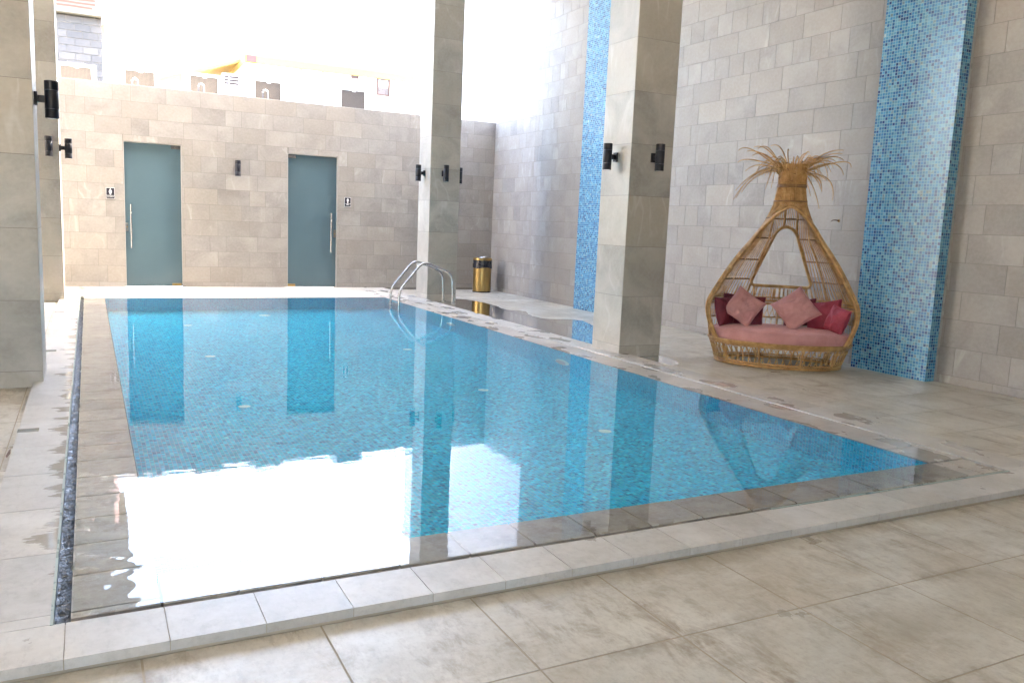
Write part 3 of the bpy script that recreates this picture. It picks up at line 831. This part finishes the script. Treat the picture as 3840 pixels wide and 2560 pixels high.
# window of the back: rounded triangle |x| < ww(z)
ZW0, ZW1 = .885, 1.60
def ww(z):
    if z < ZW0 or z > ZW1: return 0
    t_ = (z-ZW0)/(ZW1-ZW0)
    wv = .365-.275*t_
    if z < ZW0+.07: wv -= .07*(1-math.sqrt(max(0, 1-(1-(z-ZW0)/.07)**2)))
    if z > ZW1-.09: wv *= math.sqrt(max(0, 1-((z-(ZW1-.09))/.09)**2))
    return max(0, wv)
def onback(x, z):
    W_x = lerp(WP, z); x = max(-W_x*.999, min(W_x*.999, x)); return S(z, math.acos(x/W_x))
# back hull strands
mb = MB(); NS = 54
for i in range(NS+1):
    s = i/NS; seg = []
    z = .70
    while z <= 2.2:
        p0 = phi0(z); ph = p0+s*(math.pi-2*p0)
        p = S(z, ph)
        if z > APEX: p = S(z, R(-90)+s*2*math.pi)
        inside = abs(p.x) < ww(z) and p.y > 0
        if inside:
            if len(seg) > 1: mb.tube(seg, .006, 5)
            seg = []
        else: seg.append(p)
        z += .05
    if len(seg) > 1: mb.tube(seg, .006, 5)
for i in range(0, NS+1, 7):                      # doubled thicker canes
    s = (i+.5)/NS; seg = []; z = .70
    while z <= 1.9:
        p0 = phi0(z); ph = p0+s*(math.pi-2*p0); p = S(z, ph, .985)
        if abs(p.x) < ww(z)+.01 and p.y > 0:
            if len(seg) > 1: mb.tube(seg, .009, 6)
            seg = []
        else: seg.append(p)
        z += .05
    if len(seg) > 1: mb.tube(seg, .009, 6)
mb.build('back_canes', M_RAT, bed)
# diamond lattice of the lower back
mb = MB()
for zA, zB in ((RZ+.02, .50), (.50, .70), (.70, .87)):
    n_ = 46
    for i in range(n_):
        for sgn in (1, -1):
            def ph(s, z): p0 = phi0(z); return p0+s*(math.pi-2*p0)
            s0 = (i+.5)/n_; s1 = (i+.5+sgn*.5)/n_
            mb.tube([S(zA, ph(s0, zA)), S((zA+zB)/2, ph((s0*.7+s1*.3)+sgn*.35/n_, (zA+zB)/2)), S(zB, ph(s1, zB))], .0042, 5)
mb.build('back_lattice', M_RAT, bed)
def arcband(z, k=1.0, n=40, lo=0, hi=1):
    p0 = phi0(z); return [S(z, p0+(lo+(hi-lo)*i/n)*(math.pi-2*p0), k) for i in range(n+1)]
mb = MB()
mb.tube(arcband(.70), .015, 8); mb.tube(arcband(.665, 1.01), .013, 8); mb.tube(arcband(.74, .99), .010, 6)
mb.tube(arcband(.50), .009, 6)
mb.build('back_rail', M_RAT, bed)
def band(seg):
    if len(seg) > 1: mb = MB(); mb.tube(seg, .010, 6); mb.build('cross_band', M_RATD, bed)
for z in (.96, 1.20, 1.46, 1.69):
    pts = arcband(z, 1.0, 60); seg = []
    for p in pts:
        if abs(p.x) < ww(z) and p.y > 0: band(seg); seg = []
        else: seg.append(p)
    band(seg)
for x in (-.30, 0, .30):
    mb = MB(); mb.tube([onback(x, .26+k*.061) for k in range(11)], .011, 6); mb.build('back_post', M_RAT, bed)
# window hoop
pts = []
zz = [ZW0+(ZW1-ZW0)*(1-math.cos(math.pi*k/30))/2 for k in range(31)]
for z in zz: pts.append(onback(ww(z), z))
for z in reversed(zz[:-1]): pts.append(onback(-ww(z), z))
n_ = 14
xa = ww(zz[0])
mb = MB(); mb.tube(pts, .019, 8, closed=True); mb.tube([p+Vector((0, -.012, 0)) for p in pts], .012, 6, closed=True); mb.build('window_hoop', M_RAT, bed)
# front hoop: thick double pole up both sides to the apex
pts = []
z = RZ-.02
zs = []
while z < APEX: zs.append(z); z += .03
for z in zs: pts.append(S(z, phi0(z), 1.0))
arch = pts+[Vector((0, -lerp(DP, APEX), APEX))]+[Vector((-p.x, p.y, p.z)) for p in reversed(pts)]
# smooth
for _ in range(6): arch = [arch[0]]+[(arch[i-1]+arch[i]*2+arch[i+1])/4 for i in range(1, len(arch)-1)]+[arch[-1]]
mb = MB(); mb.tube(arch, .021, 10); mb.tube([Vector((p.x*1.035, p.y+.012, p.z+.012)) for p in arch], .014, 8); mb.build('front_hoop', M_RAT, bed)
M_BIND = plain('hoop_binding_cane', (.42, .25, .09), .45, 0, .3, 30, .3)
for sx in (1, -1):
    for z in (.64, .86, 1.06):
        p = S(z, phi0(z)); q_ = S(z+.035, phi0(z+.035)); mb = MB(); mb.tube([(sx*p.x, p.y, p.z), (sx*q_.x, q_.y, q_.z)], .029, 8)
        mb.build('hoop_binding', M_BIND, bed)
# trunk of bundled canes
mb = MB()
for i in range(84):
    a = 2*math.pi*i/84; seg = []
    for k in range(14):
        z = 1.86+k*.034; jit = 1+.03*noise.noise(Vector((i*3.1, z*6, 0)))
        seg.append(S(z, a+.02*math.sin(i*7+z*9), .96*jit))
    mb.tube(seg, .0068, 5)
mb.build('neck_canes', M_RAT, bed)
mb = MB(); mb.tube(ringpts(1.885, 1.01, 48), .009, 6, closed=True); mb.tube(ringpts(2.05, 1.04, 48), .012, 6, closed=True); mb.tube(ringpts(2.07, 1.04, 48), .008, 6, closed=True); mb.build('neck_band', M_RATD, bed)
# crown of fronds
TIPS = [(-0.622, 2.397, -0.46, 2.406), (-0.527, 2.389, -0.347, 2.361), (-0.448, 2.458, -0.301, 2.422), (-0.411, 2.42, -0.276, 2.418), (-0.464, 2.34, -0.312, 2.353), (-0.617, 2.279, -0.461, 2.307), (-0.523, 2.18, -0.363, 2.248), (-0.617, 1.95, -0.398, 2.161), (-0.633, 1.847, -0.421, 2.13), (-0.605, 1.867, -0.406, 2.144), (-0.551, 1.93, -0.395, 2.118), (-0.37, 2.121, -0.264, 2.173), (-0.259, 2.474, -0.152, 2.442), (-0.054, 2.418, -0.073, 2.401), (0.135, 2.386, 0.073, 2.344), (0.156, 2.387, 0.104, 2.362), (0.508, 2.416, 0.293, 2.366), (0.514, 2.389, 0.311, 2.349), (0.552, 2.329, 0.368, 2.35), (0.606, 2.233, 0.487, 2.294), (0.54, 2.155, 0.399, 2.275), (0.411, 2.186, 0.275, 2.289), (0.351, 2.082, 0.245, 2.16), (0.324, 2.06, 0.23, 2.151), (0.444, 1.867, 0.374, 2.104), (0.325, 1.773, 0.214, 2.048), (0.337, 1.966, 0.266, 2.118), (0.306, 1.987, 0.233, 2.117), (0.21, 1.911, 0.147, 2.064), (-0.26, 2.225, -0.238, 2.269), (0.44, 2.276, 0.274, 2.297), (0.46, 2.318, 0.272, 2.323)]
rn = random.Random(4)
def spline(P_, n=14):
    out = []
    for t_ in [i/n for i in range(n+1)]:
        a, b, c, d = P_; out.append(a*(1-t_)**3+b*3*t_*(1-t_)**2+c*3*t_*t_*(1-t_)+d*t_**3)
    return out
def frond(base, mid, tip, r=.0075):
    # curve passing through mid at t=.5
    ctl = mid*2-(base+tip)*.5
    c1 = base*.33+ctl*.67; c2 = tip*.33+ctl*.67
    n_ = 14; m = MB(); m.tube(spline([base, c1, c2, tip], n_), [r*(1-.6*(i/n_)**2) for i in range(n_+1)], 6); return m.build('frond', M_RAT, bed)
SX = -.018
for (a, b, c, d) in TIPS:
    dy = rn.uniform(-.12, .16)
    base = Vector((max(-.13, min(.13, c*.35))+SX, rn.uniform(-.10, .06), 2.18-FL+rn.uniform(-.04, .06)))
    frond(base, Vector((c, dy*.5, d-FL)), Vector((a, dy, b-FL)))
for i in range(56):
    an = rn.uniform(0, 2*math.pi); L = rn.uniform(.10, .32); up_ = rn.uniform(.02, .14)
    base = Vector((.13*math.cos(an)+SX, .12*math.sin(an), 2.20+rn.uniform(-.03, .10)))
    dr = Vector((math.cos(an), .7*math.sin(an), 0))
    frond(base, base+dr*L*.55+Vector((0, 0, up_)), base+dr*L+Vector((0, 0, up_-rn.uniform(.05, .26))), .0055)
# woven top plug
mb = MB()
for i in range(60):
    an = rn.uniform(0, 2*math.pi); rr = rn.uniform(.02, .14); z = rn.uniform(2.12, 2.30)
    a2 = an+rn.uniform(.5, 1.2)
    mb.tube([(rr*math.cos(an)+SX, rr*math.sin(an), z), (rr*1.15*math.cos((an+a2)/2)+SX, rr*1.15*math.sin((an+a2)/2), z+rn.uniform(-.04, .05)), (rr*math.cos(a2)+SX, rr*math.sin(a2), z+rn.uniform(-.05, .04))], .006, 5)
mb.build('crown_weave', M_RATD, bed)

# ------------------------------------------------------------------ cushions
def velvet(name, col, dark):
    n = N(name); p = n.pos()
    f = n.noise(p, 5, 4, .6, .4)
    c = n.mix(n.rng(f, .35, .65), (*dark, 1), (*col, 1))
    b = n.bsdf(Base_Color=c, Roughness=.62, Normal=n.bump(n.noise(n.pos((1, 1, .4)), 9, 4, .6, .8), .7, .03))
    b.inputs['Sheen Weight'].default_value = .5; b.inputs['Sheen Roughness'].default_value = .35; b.inputs['Sheen Tint'].default_value = (*[min(1, x*1.8+.1) for x in col], 1)
    return n.mat
M_PINK = velvet('dusty_pink_velvet', (.58, .29, .28), (.48, .22, .215))
M_WINE = velvet('wine_red_velvet', (.20, .018, .035), (.12, .01, .022))
M_RED = velvet('rose_red_velvet', (.36, .04, .07), (.26, .025, .045))
bedM = Matrix.Translation((bx, by, FL)) @ Matrix.Rotation(bth, 4, 'Z')
# seat cushion
o_ = empty('seat_cushion', (bx, by, FL), bth, 'dusty pink velvet seat cushion filling the rattan daybed', 'cushion')
mb = MB(); prof = [(.0, .0), (.985, .0), (1.0, .02), (1.003, .07), (1.0, .118), (.985, .14), (.94, .152), (.75, .162), (.45, .166), (.2, .167), (.001, .167)]
vs = []; fs = []; NN = 96
for (k, z) in prof:
    for i in range(NN):
        a = 2*math.pi*i/NN; wr = .006*noise.noise(Vector((math.cos(a)*6, math.sin(a)*6, z*14)))+.004*noise.noise(Vector((math.cos(a)*15, math.sin(a)*15, z*20)))
        kk = max(k, .001)
        px, py = .775*kk*math.cos(a), .478*kk*math.sin(a)
        zz_ = z+(.012*noise.noise(Vector((px*3, py*3, 2))) if z > .12 else 0)
        vs.append((px*(1+wr*1.5), py*(1+wr*1.5), RZ+.002+zz_))
for j in range(len(prof)-1):
    for i in range(NN): i2 = (i+1) % NN; fs.append((j*NN+i, j*NN+i2, (j+1)*NN+i2, (j+1)*NN+i))
mb.raw(vs, fs); q = mb.build('padding', M_PINK, o_)
sub = q.modifiers.new('s', 'SUBSURF'); sub.levels = 1; sub.render_levels = 1
mb = MB(); mb.tube([(.775*.997*math.cos(2*math.pi*i/80), .478*.997*math.sin(2*math.pi*i/80), RZ+.132) for i in range(80)], .0045, 6, closed=True); mb.build('piping', M_PINK, o_)

def pillow(a, b, th, seed, mat):
    NU = 34; vs = []; fs = []; mb = MB()
    for side in (1, -1):
        o0 = len(vs)
        for j in range(NU+1):
            for i in range(NU+1):
                u = -1+2*i/NU; v = -1+2*j/NU
                e = max(0, (1-abs(u)**2.6))*max(0, (1-abs(v)**2.6))
                h = th*e**.48
                pin = 1-.075*(1-v*v)*abs(u)**2; pin2 = 1-.075*(1-u*u)*abs(v)**2
                x = a*u*pin; z = b*v*pin2
                wr = noise.noise(Vector((u*2.2+seed, v*2.2, side)))*.02+abs(noise.noise(Vector((u*5+seed, v*2.5, side*2))))*-.012
                # creases near the corners
                edge = max(abs(u), abs(v)); wr += .012*math.sin((u-v)*16+seed)*max(0, edge-.55)*e
                vs.append((x, side*(h+wr*min(1, e*2)), z))
        for j in range(NU):
            for i in range(NU):
                q = o0+j*(NU+1)+i; f = (q, q+1, q+NU+2, q+NU+1)
                fs.append(f if side == -1 else tuple(reversed(f)))
    return vs, fs
def put_pillow(name_lab, mat, loc, size, th, rot, spin, tilt, seed, group=None):
    """rot: heading of the face (about z, 0 = faces viewer), tilt back, spin in its own plane"""
    vs, fs = pillow(size[0]/2, size[1]/2, th/2, seed, mat)
    Mx = bedM @ Matrix.Translation(loc) @ Matrix.Rotation(rot, 4, 'Z') @ Matrix.Rotation(tilt, 4, 'X') @ Matrix.Rotation(spin, 4, 'Y')
    o = empty('throw_pillow', label=name_lab, cat='pillow', group='velvet throw pillows on the daybed')
    o.matrix_world = Mx
    mb = MB(); mb.raw(vs, fs); q = mb.build('cover', mat, o)
    bm = bmesh.new(); bm.from_mesh(q.data); bmesh.ops.remove_doubles(bm, verts=bm.verts, dist=.0006); bm.to_mesh(q.data); bm.free()
    rim = []
    a, b = size[0]/2, size[1]/2
    for k in range(4):
        for i in range(20):
            t_ = -1+2*i/20
            u, v = ((t_, -1), (1, t_), (-t_, 1), (-1, -t_))[k]
            rim.append((a*u*(1-.075*(1-v*v)*abs(u)**2), 0, b*v*(1-.075*(1-u*u)*abs(v)**2)))
    mb = MB(); mb.tube(rim, .004, 6, closed=True); mb.build('piping', mat, o)
zc = RZ+.165
put_pillow('dark wine red pillow lying behind the left pink pillow', M_WINE, (-.42, .24, zc+.155), (.50, .38), .16, R(4), R(4), R(-16), 1)
put_pillow('dark wine red pillow at the left end, leaning on the arm', M_WINE, (-.64, .03, zc+.15), (.34, .34), .15, R(62), R(0), R(-14), 2)
put_pillow('light pink pillow standing on its corner at the left', M_PINK, (-.42, .02, zc+.215), (.37, .38), .15, R(10), R(36), R(-22), 3)
put_pillow('wine red pillow hidden behind the right pink pillow', M_WINE, (.24, .33, zc+.16), (.38, .33), .12, R(-6), R(-6), R(-14), 4)
put_pillow('light pink pillow standing on its corner at the right', M_PINK, (.17, .06, zc+.22), (.42, .41), .16, R(-6), R(52), R(-24), 5)
put_pillow('rose red pillow behind, between the right pink pillow and the arm', M_RED, (.50, .17, zc+.15), (.41, .37), .16, R(-24), R(-12), R(-20), 6)
put_pillow('rose red pillow at the right end in front, leaning on the arm', M_RED, (.62, -.04, zc+.135), (.32, .30), .15, R(-58), R(10), R(-16), 7)

# ------------------------------------------------------------------ beyond the back wall
M_FLATROOF = plain('roof_screed', (.6, .58, .55), .8)
mb = MB(); mb.box(-7.5, XR+.3, YB+.25, 20.5, 3.0, 3.3)
o = mb.build('changing_room_roof', M_FLATROOF); o['kind'] = 'structure'
def grille_mat():
    n = N('condenser_grille'); p = n.pos()
    mp = n.n('Mapping'); n.set(mp.inputs[0], p); mp.inputs['Rotation'].default_value = (0, R(45), 0); mp.inputs['Scale'].default_value = (1, 1, 1)
    c = n.n('TexChecker'); n.set(c.inputs[0], mp.outputs[0]); c.inputs[1].default_value = (.095, .078, .062, 1); c.inputs[2].default_value = (.034, .028, .022, 1); c.inputs[3].default_value = 60
    n.bsdf(Base_Color=c.outputs[0], Roughness=.7); return n.mat
M_GRILLE = grille_mat()
def ac(x0, zt, label, first=[None]):
    if first[0] is None:
        r = empty('air_conditioner', (0, 0, 0), cat='air conditioner', group='air conditioning units behind the back wall')
        mb = MB(); mb.box(-.12, .62, 0, .34, .06, .86); mb.box(-.05, .05, .03, .31, 0, .059); mb.box(.45, .55, .03, .31, 0, .059)
        bevel(mb.build('casing', M_WHITE, r), .012)
        mb = MB(); mb.box(0, .53, -.006, -.001, .12, .80); mb.box(.24, .32, -.012, -.0065, .775, .81, 1)
        g = mb.build('grille', [M_GRILLE, M_WHITE], r)
        mb = MB(); mb.box(.53, .55, -.018, -.001, .10, .82); mb.box(0, .53, -.018, -.001, .801, .82); mb.box(-.02, -.0005, -.018, -.001, .10, .82); mb.build('grille_frame', M_WHITE, g)
        first[0] = r
    else:
        r = first[0].copy(); COL.objects.link(r)
        for c in first[0].children:
            d = c.copy(); COL.objects.link(d); d.parent = r
            for e in c.children: f_ = e.copy(); COL.objects.link(f_); f_.parent = d
    r.location = (x0, 18.5, zt-.76); r['label'] = label
ac(-.40, 4.07, 'leftmost air conditioner behind the wall, in front of the block wall')
ac(.726, 4.115, 'second air conditioner from the left, above the left glass door')
ac(1.934, 4.15, 'third air conditioner from the left, with a looped white hose')
ac(3.217, 4.19, 'air conditioner seen just left of the right glass door')
ac(5.065, 4.21, 'rightmost air conditioner, seen above the MEN sign')
def hose(x, z, lab):
    r = empty('insulated_hose', (x, 18.0, 3.3), label=lab, cat='hose', group='looped white hoses over the back wall')
    mb = MB(); pts = [(-.047, 0, 0), (-.047, 0, z-3.3-.06)]+[(-.047*math.cos(math.pi*k/8), 0, z-3.3-.06+.05*math.sin(math.pi*k/8)) for k in range(1, 8)]+[(.047, 0, z-3.3-.06), (.047, 0, 0)]
    mb.tube(pts, .016, 8); mb.build('pipe', plain('grey_hose', (.06, .06, .065), .5), r)
    mb = MB()
    for k in range(1, 8, 2):
        p = Vector(pts[1+k-1]); q_ = Vector(pts[2+k-1]); mb.tube([p, (p+q_)/2], .0185, 8)
    mb.build('wrapping', M_WHITE, r)
hose(.875, 3.95, 'white looped hose in front of the second air conditioner from the left')
hose(2.08, 3.985, 'white looped hose in front of the third air conditioner')
hose(3.33, 4.0, 'white looped hose in front of the air conditioner left of the right door')
hose(4.68, 4.0, 'pale looped hose standing alone between the two right air conditioners')

# concrete block building at far left
M_BLOCK_G = plain('block_mortar', (.13, .12, .105), .9)
def blockmat():
    n = N('concrete_block'); at = n.n('Attribute'); at.attribute_name = 'rnd'; s = n.n('SeparateColor'); n.set(s.inputs[0], at.outputs[0])
    c = n.mix(s.outputs[0], (.05, .05, .052, 1), (.085, .083, .082, 1))
    c = n.mix(n.rng(n.noise(uvvec(n), 14, 5, .7), .4, .7, 0, .4), c, (.08, .08, .08, 1))
    n.bsdf(Base_Color=c, Roughness=.9); return n.mat
r = empty('block_building', (-6, 27, -2.3), label='unfinished grey concrete block building with a striped slab at top left', cat='building')
mb = MB(); BX1 = 6.50
rb = random.Random(9); z = 0; k = 0
Wb, Hb = BX1, 9.0
while z < Hb:
    x = -.2*(k % 2)
    while x < Wb:
        a, b = max(0, x), min(Wb, x+.4)
        if b-a > .03: lay_tile(mb, Vector((0, 0, 0)), X, Z, -Y, a, b, z, min(Hb, z+.2), .012+rb.random()*.006, .022, 0, (rb.random(), 0, 0), (rb.random()*9, rb.random()*9))
        x += .4
    z += .2; k += 1
mb.box(0, Wb, .001, 3, 0, Hb, 1)
mb.build('block_wall', [blockmat(), M_BLOCK_G], r)
mb = MB(); mb.box(-.3, BX1+.10, -.25, 3.2, 9.03, 10.4)
sl_ = mb.build('concrete_slab', plain('cream_concrete', (.10, .098, .08), .85, 0, .15, 2), r)
mb = MB(); mb.box(-.3, BX1+.35, -.45, 3.2, 10.405, 24); mb.build('upper_floors', plain('upper_plaster', (.10, .097, .085), .85), r)
mb = MB()
for i in range(5):
    zz_ = 9.21+i*.10; jj = [rb.uniform(-.05, .06) for _ in range(2)]
    pts = [(x_, -.0, zz_+.012*noise.noise(Vector((x_*2, i, 0)))) for x_ in [4.8+(1.48+jj[0])*q_/12 for q_ in range(13)]]
    for a, b in zip(pts, pts[1:]):
        mb.quad([(a[0], -.254, a[2]-.028), (b[0], -.254, b[2]-.028), (b[0], -.254, b[2]+.026), (a[0], -.254, a[2]+.026)])
mb.build('paint_stripe', plain('orange_paint', (.11, .03, .018), .7), sl_)
mb = MB(); mb.box(BX1-.02, BX1+.10, -.262, -.256, 8.82, 10.4); mb.build('corner_board', plain('pinkish_board', (.5, .33, .28), .8), r)

# pale villa with yellow trim
M_VILLA = plain('villa_plaster', (.80, .78, .74), .85, 0, .04)
M_YEL = plain('yellow_trim', (.40, .27, .06), .7)
M_BROWN = plain('brown_frame', (.06, .03, .022), .6)
r = empty('villa', (4.25, 26, -2.3), label='pale villa with yellow roof band and small windows behind the back wall', cat='building')
mb = MB(); zo = 2.3
mb.box(0, 9.5, 0, 6, 0, 5.93+zo-.08); mb.box(-.9, -.0005, 1.2, 6, 0, 5.3+zo)
mb.build('walls', M_VILLA, r)
mb = MB(); mb.box(-.03, 9.6, -.06, 6.1, 5.93+zo-.078, 6.08+zo)
# sloping band of the left gable
mb.quad([(-2.6, .9, 5.06+zo), (.0, .9, 6.0+zo), (.0, .9, 6.1+zo), (-2.6, .9, 5.16+zo)])
mb.quad([(-2.6, .9, 5.06+zo), (-2.6, 3.9, 5.06+zo), (0, 3.9, 6.0+zo), (0, .9, 6.0+zo)])
mb.quad([(-2.6, .9, 5.16+zo), (0, .9, 6.1+zo), (0, 3.9, 6.1+zo), (-2.6, 3.9, 5.16+zo)])
mb.build('roof_band', M_YEL, r)
mb = MB(); mb.box(.02, .30, -.09, -.062, 5.87+zo, 6.06+zo); mb.build('corner_tile', plain('red_tile', (.14, .045, .04), .7), r)
def window(x0, x1, z0, z1, frame_m, pane_m, nm='window', lab=None):
    mb = MB(); x0 -= 4.25; x1 -= 4.25; z0 += zo; z1 += zo
    mb.box(x0, x1, -.05, -.002, z1-.05, z1); mb.box(x1-.05, x1, -.05, -.002, z0, z1-.051); mb.box(x0, x0+.04, -.04, -.002, z0, z1-.051); mb.box(x0, x1, -.04, -.002, z0-.04, z0-.001)
    f_ = mb.build(nm, frame_m, r)
    mb = MB(); mb.box(x0+.041, x1-.051, -.012, -.001, z0, z1-.051); mb.build('pane', pane_m, f_)
    if lab: f_['label'] = lab
M_PANE = plain('pale_pane', (.10, .085, .085), .3)
window(5.86, 6.55, 5.0, 5.915, plain('faded_frame', (.2, .13, .10), .6), M_VILLA)
window(7.42, 7.65, 5.80, 6.0, M_BROWN, M_PANE)
window(8.25, 8.68, 5.38, 5.92, M_BROWN, M_PANE, lab='window with a white curtain half drawn')
mb = MB()
vs = []; fs = []
for j in range(8):
    for i in range(9):
        x_ = 8.31-4.25+.30*i/8; z_ = 5.60+zo+.22*j/7-.03*math.sin(math.pi*i/8)
        vs.append((x_, -.03+.012*math.sin(i*1.7+j), z_))
for j in range(7):
    for i in range(8): a = j*9+i; fs.append((a, a+1, a+10, a+9))
mb.raw(vs, fs); mb.build('curtain', M_WHITE, r)
# window air conditioner on the villa
r2_ = empty('window_air_conditioner', (3.72, 26.9, 5.2), label='white boxy air conditioner on the villa side wall under its roof slope', cat='air conditioner')
mb = MB(); mb.box(0, .5, 0, .29, 0, .42); bevel(mb.build('casing', M_WHITE, r2_), .015)
mb = MB()
for i in range(3):
    z_ = .10+i*.095; mb.box(.06, .17, -.008, -.001, z_, z_+.06); mb.box(.20, .47, -.008, -.001, z_, z_+.06)
mb.build('louvre', plain('louvre_brown', (.06, .04, .035), .7), r2_)

# tall white neighbour beyond the low stretch of the right wall
r = empty('neighbour_building', (8.9, 15.4, -2.3), label='white rendered neighbouring building just beyond the low part of the right wall', cat='building')
mb = MB(); mb.box(0, 6, 0, 9, 0, 10.8); mb.build('walls', plain('white_render', (.72, .72, .74), .85, 0, .05), r)
mb = MB(); mb.box(-.05, 6, -.05, 9, 10.8, 11.0); mb.build('parapet', plain('parapet_white', (.7, .68, .64), .8), r)
